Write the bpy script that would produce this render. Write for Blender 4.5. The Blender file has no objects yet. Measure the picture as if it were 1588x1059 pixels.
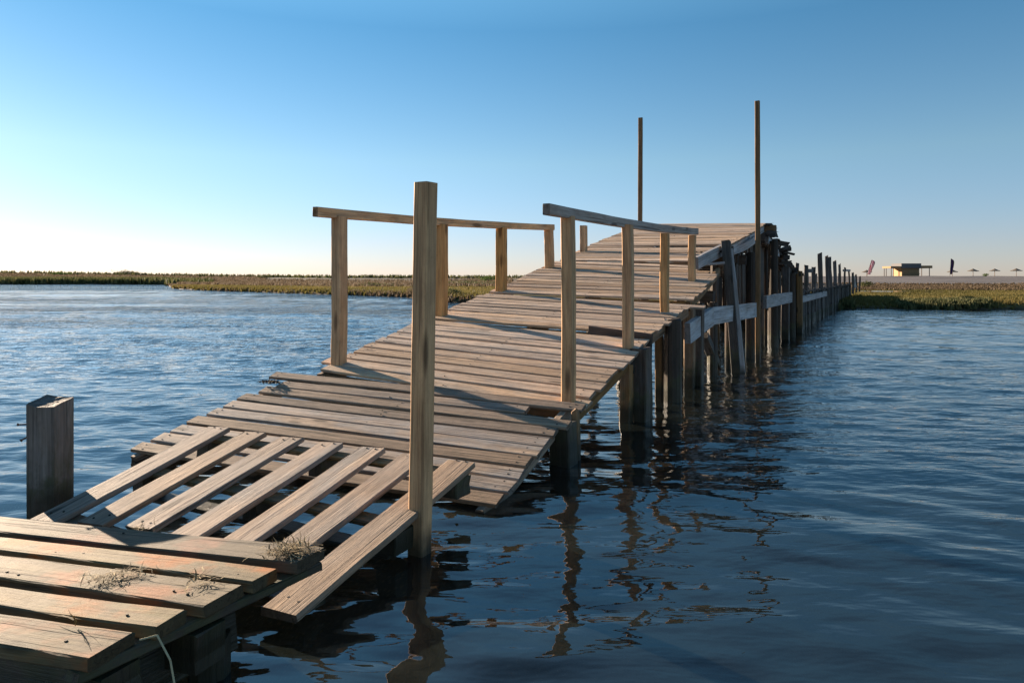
import bpy, math, random
import numpy as np
from mathutils import Vector, Matrix
random.seed(7); np.random.seed(7)
R = math.radians
sc = bpy.context.scene
COL = sc.collection

# ------------------------------------------------------------------ camera, sky, sun, exposure
FPX, CX, HY, EYE = 1059.0, 794.0, 432.0, 1.10      # focal length in photo pixels, picture centre, eye level, eye height over the water
cam = bpy.data.cameras.new('camera'); camo = bpy.data.objects.new('camera', cam); COL.objects.link(camo)
camo.location = (0, 0, EYE); camo.rotation_euler = (R(90), 0, 0)
cam.sensor_width = 36; cam.lens = 36*FPX/1588; cam.shift_y = -(529.5-HY)/1588
cam.clip_start = .05; cam.clip_end = 9000
sc.camera = camo

SUN_EL, SUN_AZ = R(13.5), R(-48)                      # azimuth measured from +Y towards +X
S = Vector((math.sin(SUN_AZ)*math.cos(SUN_EL), math.cos(SUN_AZ)*math.cos(SUN_EL), math.sin(SUN_EL)))
w = bpy.data.worlds.new('World'); sc.world = w; w.use_nodes = True
nt = w.node_tree
bg = nt.nodes['Background']
sky = nt.nodes.new('ShaderNodeTexSky'); sky.sky_type = 'NISHITA'; sky.sun_disc = False
sky.sun_elevation = SUN_EL; sky.sun_rotation = SUN_AZ
sky.altitude = 0; sky.air_density = 1.0; sky.dust_density = 0.05; sky.ozone_density = 5.0
# sky tint: whitish haze low, deeper blue above, added overhead brightness to lift water
tcw = nt.nodes.new('ShaderNodeTexCoord'); sxw = nt.nodes.new('ShaderNodeSeparateXYZ'); nt.links.new(tcw.outputs['Generated'], sxw.inputs[0])
rw = nt.nodes.new('ShaderNodeValToRGB'); nt.links.new(sxw.outputs[2], rw.inputs[0])
for i_, (p_, c_) in enumerate(((0, (.53, .465, .545)), (.05, (.59, .475, .51)), (.165, (.69, .585, .48)), (.34, (.43, .555, .495)), (.43, (.76, .86, .68)), (.62, (1, 1, .80)), (1, (.5, .56, .5)))):
    e_ = rw.color_ramp.elements[i_] if i_ < 2 else rw.color_ramp.elements.new(p_)
    e_.position = p_; e_.color = (*c_, 1)
mw = nt.nodes.new('ShaderNodeMixRGB'); mw.blend_type = 'MULTIPLY'; mw.inputs[0].default_value = 1
nt.links.new(sky.outputs[0], mw.inputs[1]); nt.links.new(rw.outputs[0], mw.inputs[2])
nt.links.new(mw.outputs[0], bg.inputs[0]); bg.inputs[1].default_value = .079
sl = bpy.data.lights.new('sun', 'SUN'); sl.energy = 5.0; sl.angle = R(.5); sl.color = (1, .80, .60)
so = bpy.data.objects.new('sun', sl); COL.objects.link(so); so.rotation_euler = S.to_track_quat('Z', 'Y').to_euler()
sc.view_settings.view_transform = 'Standard'; sc.view_settings.look = 'None'
sc.view_settings.exposure = 2.0; sc.view_settings.gamma = 1
sc.cycles.max_bounces = 8; sc.cycles.transparent_max_bounces = 12
sc.cycles.sample_clamp_indirect = 4; sc.cycles.caustics_refractive = False

# ------------------------------------------------------------------ small helpers
def at(px, py, D):
    return Vector(((px-CX)*D/FPX, D, EYE-(py-HY)*D/FPX))
def tag(o, label=None, cat=None, group=None, kind=None):
    for k, v in (('label', label), ('category', cat), ('group', group), ('kind', kind)):
        if v: o[k] = v
    return o
def empty(name, loc, label=None, cat=None, group=None):
    o = bpy.data.objects.new(name, None); COL.objects.link(o); o.location = loc; o.empty_display_size = .1
    return tag(o, label, cat, group)
def copy_tree(o, parent=None):
    c = o.copy(); COL.objects.link(c); c.parent = parent
    for ch in list(o.children): copy_tree(ch, c)
    return c
RX, RY = random.uniform, random.gauss

class MB:
    """collects boards, posts, logs and leaves; build() links them as one mesh"""
    def __init__(s): s.v = []; s.f = []; s.gc = []; s.tint = []
    def sweep(s, pts, us, ring, cap=True, tint=None, tipj=0):
        """pts: list of rings (each a list of Vector); us: length coordinate of each ring; ring: (a,b) coordinate of each ring point"""
        b = len(s.v); n = len(ring); off = Vector((RX(0, 60), RX(0, 60), RX(0, 60)))
        t = random.random() if tint is None else tint
        for P, u in zip(pts, us):
            for p, (a, c) in zip(P, ring):
                s.v.append(p); s.gc.append(Vector((u, a, c))+off); s.tint.append(t)
        for i in range(len(pts)-1):
            for k in range(n):
                k2 = (k+1) % n
                s.f.append((b+i*n+k, b+i*n+k2, b+(i+1)*n+k2, b+(i+1)*n+k))
        if cap:
            for ri, rev in ((0, True), (len(pts)-1, False)):
                c = len(s.v)
                for p, (a, d) in zip(pts[ri], ring):
                    s.v.append(p.copy()); s.gc.append(Vector((us[ri]*.2+a*2, a, d))+off); s.tint.append(t+2)
                idx = list(range(c, c+n))
                s.f.append(tuple(reversed(idx)) if rev else tuple(idx))
    def board(s, A, B, wdir, W, T, nseg=6, wob=.0015, bow=0, cham=.004, centre=False, tint=None, tipj=.004, endcut=0):
        """a sawn board: A-B is the centre line of its TOP face (of its middle if centre)"""
        A = Vector(A); B = Vector(B); x = (B-A); L = x.length; x.normalize()
        y = Vector(wdir); y = (y-x*y.dot(x)).normalized(); z = x.cross(y)
        if z.z < 0 and not centre: y = -y; z = -z
        h = W/2; t0 = 0 if not centre else T/2; t1 = t0-T; c = min(cham, W*.2, T*.2)
        ring = [(-h+c, t0), (h-c, t0), (h, t0-c), (h, t1+c), (h-c, t1), (-h+c, t1), (-h, t1+c), (-h, t0-c)]
        ring.reverse()
        pts = []; us = []
        ph = RX(0, 6); ph2 = RX(0, 6)
        for i in range(nseg+1):
            u = i/nseg; l = u*L
            P = []
            for (a, d) in ring:
                e = 0
                if i == 0: e = RX(-tipj, tipj)+a*endcut
                if i == nseg: e = RX(-tipj, tipj)
                oy = wob*math.sin(u*5+ph)+RX(-wob, wob)*.6; oz = bow*4*u*(1-u)+wob*.8*math.sin(u*4+ph2)+RX(-wob, wob)*.4
                P.append(A+x*(l+e)+y*(a+oy)+z*(d+oz))
            pts.append(P); us.append(l)
        s.sweep(pts, us, ring, tint=tint)
        return x, y, z
    def beam(s, A, B, w, h, side=None, **k):
        A = Vector(A); B = Vector(B)
        side = side or PERP
        s.board(A, B, side, w, h, centre=True, **k)
    def log(s, A, B, r0, r1, n=10, nseg=7, rough=.06, tint=None, flat=False):
        A = Vector(A); B = Vector(B); x = (B-A); L = x.length; x.normalize()
        y = x.orthogonal().normalized(); z = x.cross(y)
        ring = [(math.cos(k*2*math.pi/n), math.sin(k*2*math.pi/n)) for k in range(n)]
        rr = [1+RX(-rough, rough) for _ in range(n)]
        pts = []; us = []
        for i in range(nseg+1):
            u = i/nseg; r = r0+(r1-r0)*u; P = []
            for k, (a, b) in enumerate(ring):
                q = r*rr[k]*(1+RX(-rough, rough)*.35)
                e = RX(-.25, .25)*r if i == nseg and not flat else 0
                P.append(A+x*(u*L+e)+y*(a*q)+z*(b*q))
            pts.append(P); us.append(u*L)
        s.sweep(pts, us, [(a*r0, b*r0) for a, b in ring], tint=tint)
    def nail(s, p, n, r=.004, h=.0015):
        n = Vector(n).normalized(); y = n.orthogonal().normalized(); z = n.cross(y)
        b = len(s.v); k = 6
        for hh in (-.002, h):
            for i in range(k):
                a = i*2*math.pi/k; s.v.append(Vector(p)+n*hh+y*(r*math.cos(a))+z*(r*math.sin(a)))
                s.gc.append(Vector((0, 0, 0))); s.tint.append(-1)
        for i in range(k): s.f.append((b+i, b+(i+1) % k, b+k+(i+1) % k, b+k+i))
        s.f.append(tuple(range(b+k, b+2*k)))
    def build(s, name, mat, parent=None, base=None):
        me = bpy.data.meshes.new(name)
        o = bpy.data.objects.new(name, me); COL.objects.link(o)
        off = Vector((0, 0, 0))
        if parent is not None:
            o.parent = parent; off = world_loc(parent)
            cen = base if base is not None else Vector((0, 0, 0))
        if base is not None:
            o.location = Vector(base)-off; off = Vector(base)
        me.from_pydata([v-off for v in s.v], [], s.f); me.materials.append(mat)
        a = me.attributes.new('gc', 'FLOAT_VECTOR', 'POINT'); a.data.foreach_set('vector', np.array([tuple(g) for g in s.gc], 'f').ravel())
        a = me.attributes.new('tint', 'FLOAT', 'POINT'); a.data.foreach_set('value', np.array(s.tint, 'f'))
        me.update()
        return o
def world_loc(o):
    p = Vector((0, 0, 0))
    while o is not None: p += o.location; o = o.parent
    return p
def raw_mesh(name, V, F, mat, parent=None, attrs=None, smooth=False, loc=None):
    """V (n,3) numpy in world space, F (m,k) numpy"""
    me = bpy.data.meshes.new(name); V = np.asarray(V, 'f'); F = np.asarray(F, 'i')
    o = bpy.data.objects.new(name, me); COL.objects.link(o)
    off = np.zeros(3, 'f')
    if parent is not None: o.parent = parent; off = np.array(world_loc(parent), 'f')
    if loc is not None: o.location = Vector(loc)-Vector([float(q) for q in off]); off = np.array(loc, 'f')
    k = F.shape[1]; m = len(F)
    me.vertices.add(len(V)); me.vertices.foreach_set('co', (V-off).astype('f').ravel())
    me.loops.add(m*k); me.loops.foreach_set('vertex_index', F.ravel())
    me.polygons.add(m); me.polygons.foreach_set('loop_start', np.arange(0, m*k, k, dtype='i'))
    me.update(calc_edges=True); me.validate()
    if smooth: me.polygons.foreach_set('use_smooth', np.ones(len(me.polygons), bool))
    for nm, val in (attrs or {}).items():
        a = me.attributes.new(nm, 'FLOAT', 'POINT'); a.data.foreach_set('value', np.asarray(val, 'f'))
    me.materials.append(mat)
    return o

# ------------------------------------------------------------------ materials
class N:
    def __init__(s, name):
        s.m = bpy.data.materials.new(name); s.m.use_nodes = True; s.t = s.m.node_tree; s.t.nodes.clear()
        s.out = s.n('OutputMaterial')
    def n(s, typ, **k):
        x = s.t.nodes.new('ShaderNode'+typ)
        for a, b in k.items(): setattr(x, a, b)
        return x
    def set(s, sock, v):
        if isinstance(v, bpy.types.NodeSocket): s.t.links.new(v, sock)
        elif isinstance(v, (tuple, list)) and sock.type == 'RGBA': sock.default_value = (*v[:3], 1)
        else: sock.default_value = v
    def math(s, op, a, b=0, clamp=False):
        x = s.n('Math', operation=op); x.use_clamp = clamp; s.set(x.inputs[0], a); s.set(x.inputs[1], b); return x.outputs[0]
    def mix(s, f, a, b, mode='MIX'):
        x = s.n('MixRGB', blend_type=mode); s.set(x.inputs[0], f); s.set(x.inputs[1], a); s.set(x.inputs[2], b); return x.outputs[0]
    def noise(s, vec, scale, detail=4, rough=.55, dist=0):
        x = s.n('TexNoise'); s.set(x.inputs['Vector'], vec)
        x.inputs['Scale'].default_value = scale; x.inputs['Detail'].default_value = detail; x.inputs['Roughness'].default_value = rough
        x.inputs['Distortion'].default_value = dist; return x.outputs['Fac']
    def map(s, vec, scale, loc=(0, 0, 0)):
        x = s.n('Mapping'); s.set(x.inputs[0], vec); x.inputs['Scale'].default_value = scale; x.inputs['Location'].default_value = loc; return x.outputs[0]
    def ramp(s, f, *stops):
        x = s.n('ValToRGB'); s.set(x.inputs[0], f); e = x.color_ramp.elements
        while len(e) < len(stops): e.new(.5)
        for q, (p, c) in zip(e, stops): q.position = p; q.color = (*c, 1) if isinstance(c, tuple) else (c, c, c, 1)
        return x.outputs[0]
    def rng(s, f, a, b, c=0, d=1):
        x = s.n('MapRange'); s.set(x.inputs[0], f)
        for i, q in enumerate((a, b, c, d)): x.inputs[i+1].default_value = q
        return x.outputs[0]
    def bump(s, h, strength, dist=.01, normal=None):
        x = s.n('Bump'); s.set(x.inputs['Height'], h); s.set(x.inputs['Strength'], strength); x.inputs['Distance'].default_value = dist
        if normal is not None: s.set(x.inputs['Normal'], normal)
        return x.outputs[0]
    def principled(s, col, rough, normal=None, spec=.3):
        p = s.n('BsdfPrincipled'); s.set(p.inputs['Base Color'], col); s.set(p.inputs['Roughness'], rough)
        p.inputs['Specular IOR Level'].default_value = spec
        if normal is not None: s.set(p.inputs['Normal'], normal)
        s.t.links.new(p.outputs[0], s.out.inputs[0]); return p

def wood(name, light, dark, grey=(.30, .29, .28), grey_amt=.35, stain=None, wet=.10, vary=.35, rough=.8, knots=True, moss=0, green=(.09, .085, .03), ksz=1., crack=.7):
    n = N(name)
    gc = n.n('Attribute', attribute_name='gc').outputs['Vector']; tint = n.n('Attribute', attribute_name='tint').outputs['Fac']
    endg = n.math('GREATER_THAN', tint, 1.5); tint = n.math('SUBTRACT', tint, n.math('MULTIPLY', endg, 2))
    geo = n.n('NewGeometry')
    fine = n.noise(n.map(gc, (5, 190, 190)), 1, 5, .65)
    mid = n.noise(n.map(gc, (1.6, 34, 34)), 1, 4, .6, .6)
    broad = n.noise(n.map(gc, (2.2, 7, 7)), 1, 3, .6)
    g = n.math('ADD', n.math('MULTIPLY', fine, .45), n.math('MULTIPLY', mid, .55))
    col = n.ramp(g, (.30, dark), (.47, tuple(.5*(a+b) for a, b in zip(light, dark))), (.62, light))
    ga = n.math('MULTIPLY', n.rng(broad, .42, .62), grey_amt*1.6)
    ga = n.math('MULTIPLY', ga, n.rng(tint, .1, 1, .05, 1.8), True)
    col = n.mix(ga, col, n.ramp(g, (.3, tuple(.4*c for c in grey)), (.62, grey)))
    if knots:
        vo = n.n('TexVoronoi'); n.set(vo.inputs['Vector'], n.map(gc, (2.1, 9, 9))); vo.inputs['Scale'].default_value = 1
        k = n.rng(vo.outputs['Distance'], .10*ksz, .17*ksz, 1, 0)
        col = n.mix(n.math('MULTIPLY', k, .75), col, tuple(.28*c for c in dark))
    if stain:
        st = n.rng(n.noise(n.map(gc, (3.0, 5, 5)), 1, 4, .6), .53, .64)
        col = n.mix(n.math('MULTIPLY', st, .85), col, stain)
    if moss:
        ms = n.rng(n.noise(n.map(gc, (4, 14, 14), (3, 7, 1)), 1, 5, .65), .5, .66)
        col = n.mix(n.math('MULTIPLY', ms, moss), col, green)
    ck = n.rng(n.noise(n.map(gc, (.9, 75, 75), (5, 2, 9)), 1, 3, .5, .8), .60, .66)
    col = n.mix(n.math('MULTIPLY', ck, crack), col, tuple(.3*c for c in dark))
    blot = n.rng(n.noise(n.map(gc, (5, 11, 11), (1, 8, 4)), 1, 5, .7), .5, .68)
    col = n.mix(n.math('MULTIPLY', blot, .38), col, tuple(.75*c for c in dark))
    # dirt specks and per-board tone
    sp = n.rng(n.noise(gc, 90, 3, .7), .62, .74)
    col = n.mix(n.math('MULTIPLY', sp, .45), col, tuple(.35*c for c in dark))
    v = n.rng(tint, 0, 1, 1-vary, 1+vary*.55)
    hs = n.n('HueSaturation'); n.set(hs.inputs['Color'], col); n.set(hs.inputs['Value'], v)
    n.set(hs.inputs['Saturation'], n.rng(n.math('FRACT', n.math('MULTIPLY', tint, 7.3)), 0, 1, .8, 1.15)); col = hs.outputs[0]
    col = n.mix(n.math('LESS_THAN', tint, -.5), col, (.02, .014, .01))
    col = n.mix(n.math('MULTIPLY', endg, .62), col, tuple(.45*c for c in dark))   # end grain, darkened further to paint in the shade on board ends
    # the tide mark: wood below it is wet, algae-stained
    z = n.n('SeparateXYZ'); n.set(z.inputs[0], geo.outputs['Position'])
    zz = n.math('ADD', z.outputs[2], n.math('MULTIPLY', n.math('SUBTRACT', n.noise(gc, 9, 3), .5), .16))
    if wet > .1:
        ag = n.math('MULTIPLY', n.rng(zz, wet+.02, wet+.14, 1, 0), n.rng(n.noise(gc, 16, 4, .65), .38, .58))
        col = n.mix(n.math('MULTIPLY', ag, .7), col, (.055, .06, .022))
    wt = n.rng(zz, wet-.05, wet+.05, 1, 0)
    col = n.mix(n.math('MULTIPLY', wt, .85), col, (.02, .018, .011))
    hgt = n.math('ADD', n.math('MULTIPLY', g, 1), n.math('SUBTRACT', n.math('MULTIPLY', n.noise(gc, 25, 3), .25), n.math('MULTIPLY', ck, .6)))
    nm = n.bump(hgt, .8, .007)
    n.principled(col, n.math('SUBTRACT', rough, n.math('MULTIPLY', wt, .35)), nm, .25)
    return n.m

M_DECK = wood('weathered_deck_wood', (.62, .44, .295), (.21, .135, .085), (.41, .325, .25), .4, vary=.4, wet=-.05)
M_LOW = wood('greyed_deck_wood', (.44, .315, .215), (.13, .088, .058), (.33, .28, .235), .5, vary=.42, wet=.0)
M_STUB = wood('weathered_stub_wood', (.18, .152, .128), (.055, .046, .039), (.21, .195, .18), .5, vary=.1, wet=.16, moss=.5, green=(.05, .045, .018), crack=.55, knots=False)
M_SLAT = wood('worn_slat_wood', (.36, .255, .175), (.10, .068, .046), (.27, .23, .195), .4, vary=.3, wet=.0)
M_SHADEP = wood('shade_black_wet_wood', (.09, .062, .042), (.025, .018, .013), (.09, .08, .07), .3, vary=.4, wet=.22, knots=False, rough=.7, moss=.3, green=(.05, .05, .02))  # near-black put in for the shade under the platform, plus wet and moss
M_PLAT = wood('damp_platform_wood', (.185, .135, .070), (.052, .037, .018), (.17, .14, .09), .35, stain=(.27, .095, .03), crack=.4, vary=.3, wet=.0, moss=.45, green=(.13, .11, .045))
M_NEW = wood('new_pine_wood', (.76, .42, .175), (.30, .14, .052), (.46, .33, .22), .18, ksz=1.5, crack=.45, vary=.2, wet=.07)
M_RAIL = wood('greying_rail_wood', (.46, .38, .32), (.26, .19, .15), (.42, .41, .41), .5, vary=.2)
M_PILE = wood('dark_piling_wood', (.10, .068, .048), (.028, .02, .015), (.11, .10, .095), .35, vary=.5, wet=.16, knots=False, rough=.75, moss=.25, green=(.06, .06, .025))
M_PALE = wood('bleached_beam_wood', (.40, .37, .35), (.17, .15, .14), (.46, .46, .47), .6, vary=.2, wet=.05, knots=False)
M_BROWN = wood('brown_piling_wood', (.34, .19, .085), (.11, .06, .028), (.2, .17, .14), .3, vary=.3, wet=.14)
M_OLD = wood('grey_black_post_wood', (.115, .095, .08), (.028, .023, .02), (.13, .12, .115), .5, vary=.2, wet=.16, moss=.45, green=(.045, .042, .018))

def flat(name, col, rough=.8, var=.25, scale=6, bump=0):
    n = N(name); tc = n.n('TexCoord').outputs['Object']
    f = n.noise(tc, scale, 5, .6)
    c = n.mix(f, tuple(x*(1-var) for x in col), tuple(min(1, x*(1+var)) for x in col))
    n.principled(c, rough, n.bump(f, bump, .02) if bump else None); return n.m

def leafmat(name, c1, c2, c3=None, rough=.6, trans=.25):
    n = N(name); t = n.n('Attribute', attribute_name='tint').outputs['Fac']
    st = [(.0, c1), (1., c2)] if c3 is None else [(.0, c1), (.55, c2), (1., c3)]
    c = n.ramp(t, *st)
    p = n.principled(c, rough, None, .15)
    tr = n.n('BsdfTranslucent'); n.set(tr.inputs[0], c); mx = n.n('MixShader'); mx.inputs[0].default_value = trans
    n.t.links.new(p.outputs[0], mx.inputs[1]); n.t.links.new(tr.outputs[0], mx.inputs[2]); n.t.links.new(mx.outputs[0], n.out.inputs[0])
    return n.m

# ------------------------------------------------------------------ terrain: lagoon bed, marsh, dunes, one sheet to the horizon
def shore(r):
    """depth of the shore line along the viewing slope r = x/y"""
    px = np.array([-3000, 0, 120, 258, 268, 290, 320, 400, 500, 580, 640, 690, 760, 900, 1200, 1290, 1400, 1500, 1588, 4000])
    D = np.array([110, 127, 128, 122, 74, 69, 61.5, 54.5, 46.6, 43, 39.5, 31.5, 30, 30, 25.5, 24.6, 24.3, 23.8, 23.8, 20])
    return np.interp(r, (px-CX)/FPX, D)
def vnoise(x, y, seed=0):
    rs = np.random.RandomState(seed); o = np.zeros_like(x)
    for i in range(9):
        a = rs.uniform(0, 6.28); k = 2**rs.uniform(-1, 1.6); p = rs.uniform(0, 6.28)
        o += np.sin((x*np.cos(a)+y*np.sin(a))*k+p+1.3*np.sin((x*np.sin(a)-y*np.cos(a))*k*.7+p*2))
    return o/4.2
def height(x, y):
    y1 = np.maximum(y, .5); r = np.clip(x/y1, -2.2, 2.6)
    D = shore(r)+vnoise(x*.35, y*.35, 3)*np.where(r < -.51, 1.2, .7)
    d = y-D
    left = np.clip((.1-r)/.2, 0, 1)
    # below the water: a shallow bed, shallowest close by on the right
    bed = -.75+.52*np.clip(1-np.hypot(x-2.0, (y-1.2)*.9)/3.2, 0, 1)+.05*vnoise(x*.8, y*.8, 5)
    bed = np.maximum(bed, -.75)
    under = np.maximum(bed, -.25+d*.16)
    marsh = .24*(1-np.exp(-np.maximum(d, 0)/.5))+.05*vnoise(x*.25, y*.25, 8)*np.clip(d/3, 0, 1)
    # right: pebble ridge 85 -> 130 m; left: low dunes behind the far shore
    ridge = np.interp(y, [80, 128, 140, 400], [0, 1.30, 1.32, .2])
    crest = np.interp(r, [-.9, -.75, -.45, -.3, -.1, .2], [2.9, 2.55, 1.55, 1.15, 1.0, 1.0])
    dune = crest*np.interp(y, [128, 150, 215, 600, 3000], [0, .25, 1, .6, .3])*(1+.08*vnoise(x*.03, y*.03, 11))
    land = marsh+left*dune+(1-left)*(ridge+.03*vnoise(x*.15, y*.15, 4)*np.clip((y-80)/20, 0, 1))
    return np.where(d > 0, land, np.minimum(under, -.02+d*.05))
th = np.arange(-1.75, 1.75, .0042); rr = np.concatenate([np.exp(np.arange(math.log(.35), math.log(420), .017)), [520, 700, 1000, 1600, 2600, 4200]])
T_, R_ = np.meshgrid(th, rr); Xg = (R_*np.sin(T_)); Yg = (R_*np.cos(T_))
Zg = height(Xg, Yg)
def gridfaces(nr, nc):
    i = np.arange(nr-1)[:, None]*nc+np.arange(nc-1)[None, :]; i = i.ravel()
    return np.stack([i, i+1, i+nc+1, i+nc], 1)
def mat_terrain():
    n = N('marsh_and_sand'); g = n.n('NewGeometry').outputs['Position']; s = n.n('SeparateXYZ'); n.set(s.inputs[0], g)
    x, y, z = s.outputs
    a = n.noise(g, .35, 5, .6); b = n.noise(g, 3, 4, .6); c = n.noise(g, .9, 4, .6)
    green = n.mix(n.rng(a, .4, .62), (.075, .066, .018), (.145, .11, .036))
    brown = n.mix(b, (.08, .058, .034), (.15, .11, .07))
    sand = n.mix(n.rng(n.noise(n.map(g, (.12, .5, .5)), 1, 5, .6), .4, .62), (.105, .094, .088), (.18, .16, .148))
    yy = n.math('ADD', y, n.math('MULTIPLY', n.math('SUBTRACT', a, .5), 26))
    col = n.mix(n.rng(yy, 40, 50), green, brown)
    col = n.mix(n.math('MULTIPLY', n.rng(yy, 74, 84), n.rng(x, 0, 8)), col, sand)
    col = n.mix(n.math('MULTIPLY', n.rng(yy, 95, 140), n.rng(x, 10, -10)), col, n.mix(b, (.04, .033, .02), (.085, .066, .045)))
    mud = n.mix(c, (.035, .026, .015), (.085, .062, .036))
    vo = n.n('TexVoronoi'); n.set(vo.inputs['Vector'], g); vo.inputs['Scale'].default_value = 16
    bedc = n.mix(n.rng(vo.outputs['Distance'], .12, .4), (.26, .19, .115), n.mix(n.noise(g, 2.2, 4), (.07, .055, .03), (.21, .155, .09)))
    col = n.mix(n.rng(z, .05, .14), mud, col); col = n.mix(n.rng(z, -.06, -.01), bedc, col)
    n.principled(col, .9, n.bump(n.noise(g, 5, 6, .65), .5, .08), .1); return n.m
terrain = raw_mesh('terrain', np.stack([Xg.ravel(), Yg.ravel(), Zg.ravel()], 1), gridfaces(*Xg.shape), mat_terrain(), smooth=True)
tag(terrain, 'lagoon bed, low green marsh and sandy dunes to the horizon', 'ground', kind='structure')

# ------------------------------------------------------------------ water: real waves near, finer ripples by bump
def waves(x, y, spacing):
    rs = np.random.RandomState(21); z = np.zeros_like(x)
    # wind roughness: choppier left of the footbridge and away from the shore, calm tongues between
    gust = .5+.5*vnoise(x*.06, y*.16, 31); gust2 = .5+.5*vnoise(x*.25, y*.5, 33)
    side = np.clip(((.554*y-3.2)-x)/2.5, 0, 1)                       # 1 = left of the bridge
    amp = (.72+.75*np.clip(gust, 0, 1)*np.clip(y/14, .25, 1)+.25*gust2)*(1+.35*side)
    wx = x+.25*vnoise(x*.4, y*.4, 41); wy = y+.25*vnoise(x*.4, y*.4, 42)
    for i in range(64):
        lam = .13*(2.3/.13)**(i/63); k = 2*math.pi/lam
        a = R(75)+rs.normal(0, .5); p = rs.uniform(0, 6.28)
        slope = .0118 if lam < .4 else (.0095 if lam < .7 else .005)
        A = slope/k*rs.uniform(.5, 1.5)
        fade = np.clip(lam/(2.6*spacing)-.6, 0, 1)
        ph = (wx*math.cos(a)+wy*math.sin(a))*k+p
        loc = 1+.6*np.sin(x*rs.uniform(-1, 1)*.9/lam**.5+y*rs.uniform(-1, 1)*.9/lam**.5+rs.uniform(0, 6))
        z += A*loc*fade*(np.sin(ph)+.18*np.sin(2*ph+1.2))
    return z*amp
th = np.arange(-1.45, 1.45, .0033); rr = np.concatenate([np.exp(np.arange(math.log(.5), math.log(75), .0075)), np.exp(np.arange(math.log(77), math.log(4200), .12))])
T_, R_ = np.meshgrid(th, rr); Xw = R_*np.sin(T_); Yw = R_*np.cos(T_)
sp = np.where(R_ < 75, R_*.0075, 1e3)
Zw = waves(Xw, Yw, sp)
def mat_water():
    n = N('lagoon_water'); g = n.n('NewGeometry').outputs['Position']
    p1 = n.map(g, (.8, 1.9, 1)); s = n.n('SeparateXYZ'); n.set(s.inputs[0], g)
    big = n.noise(n.map(g, (.05, .16, 1)), 1, 3, .5); streak = n.rng(big, .36, .62, .35, 1.25)
    far = n.math('MULTIPLY', n.math('MAXIMUM', n.rng(s.outputs[1], 5, 22, .2, 1), n.rng(s.outputs[0], 1.0, 3.2, .2, .44)), n.rng(s.outputs[1], 14, 50, 1, .4))
    sd = n.rng(n.math('SUBTRACT', n.math('MULTIPLY', s.outputs[1], .554), s.outputs[0]), 2.6, 5.0, .85, 1.5)
    h = n.math('ADD', n.math('MULTIPLY', n.noise(p1, 3.2, 3, .55, .3), .75), n.math('ADD', n.math('MULTIPLY', n.math('MULTIPLY', n.noise(p1, 8, 2, .5), .26), sd), n.math('MULTIPLY', n.noise(n.map(g, (.7, 1.1, 1)), 1.1, 2), .9)))
    nm = n.bump(h, n.math('MULTIPLY', n.math('MULTIPLY', n.math('MULTIPLY', far, streak), sd), .62), .16)
    fr = n.n('Fresnel'); fr.inputs['IOR'].default_value = 1.6; n.set(fr.inputs['Normal'], nm)
    gl = n.n('BsdfGlossy'); gl.inputs['Roughness'].default_value = .02; n.set(gl.inputs['Normal'], nm); n.set(gl.inputs['Color'], (.96, .98, 1))
    tr = n.n('BsdfTransparent'); n.set(tr.inputs[0], (.66, .62, .52))
    df = n.n('BsdfDiffuse'); n.set(df.inputs[0], (.013, .017, .016)); n.set(df.inputs['Normal'], nm)
    m1 = n.n('MixShader'); m1.inputs[0].default_value = .5; m2 = n.n('MixShader')
    L = n.t.links.new
    L(tr.outputs[0], m1.inputs[1]); L(df.outputs[0], m1.inputs[2])
    L(fr.outputs[0], m2.inputs[0]); L(m1.outputs[0], m2.inputs[1]); L(gl.outputs[0], m2.inputs[2]); L(m2.outputs[0], n.out.inputs[0])
    return n.m
water = raw_mesh('water', np.stack([Xw.ravel(), Yw.ravel(), Zw.ravel()], 1), gridfaces(*Xw.shape), mat_water(), smooth=True)
tag(water, 'rippled blue lagoon water under the footbridge', 'water', kind='structure')

# ------------------------------------------------------------------ the footbridge
TH = math.atan(.554)
DIR = Vector((math.sin(TH), math.cos(TH), 0)); PERP = Vector((-math.cos(TH), math.sin(TH), 0))     # along the bridge; towards its left edge
UP = Vector((0, 0, 1))
def redge(D, z=0, inset=0):        # a point of the right edge at depth D
    return Vector((-1.94+.554*D, D, z))+PERP*inset
def RE(px, py, inset=0):           # right edge from the picture column: depth from the edge line
    r = (px-CX)/FPX; c = 1.94+inset/math.cos(TH); D = c/(.554-r); return at(px, py, D)
def LE(px, py, width=2.25):
    r = (px-CX)/FPX; c = 1.94+width/math.cos(TH); D = c/(.554-r); return at(px, py, D)
bridge = empty('footbridge', redge(6, 0, 1.1), 'long rickety wooden footbridge of stepped pallet decks climbing over the water', 'footbridge')

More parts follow.
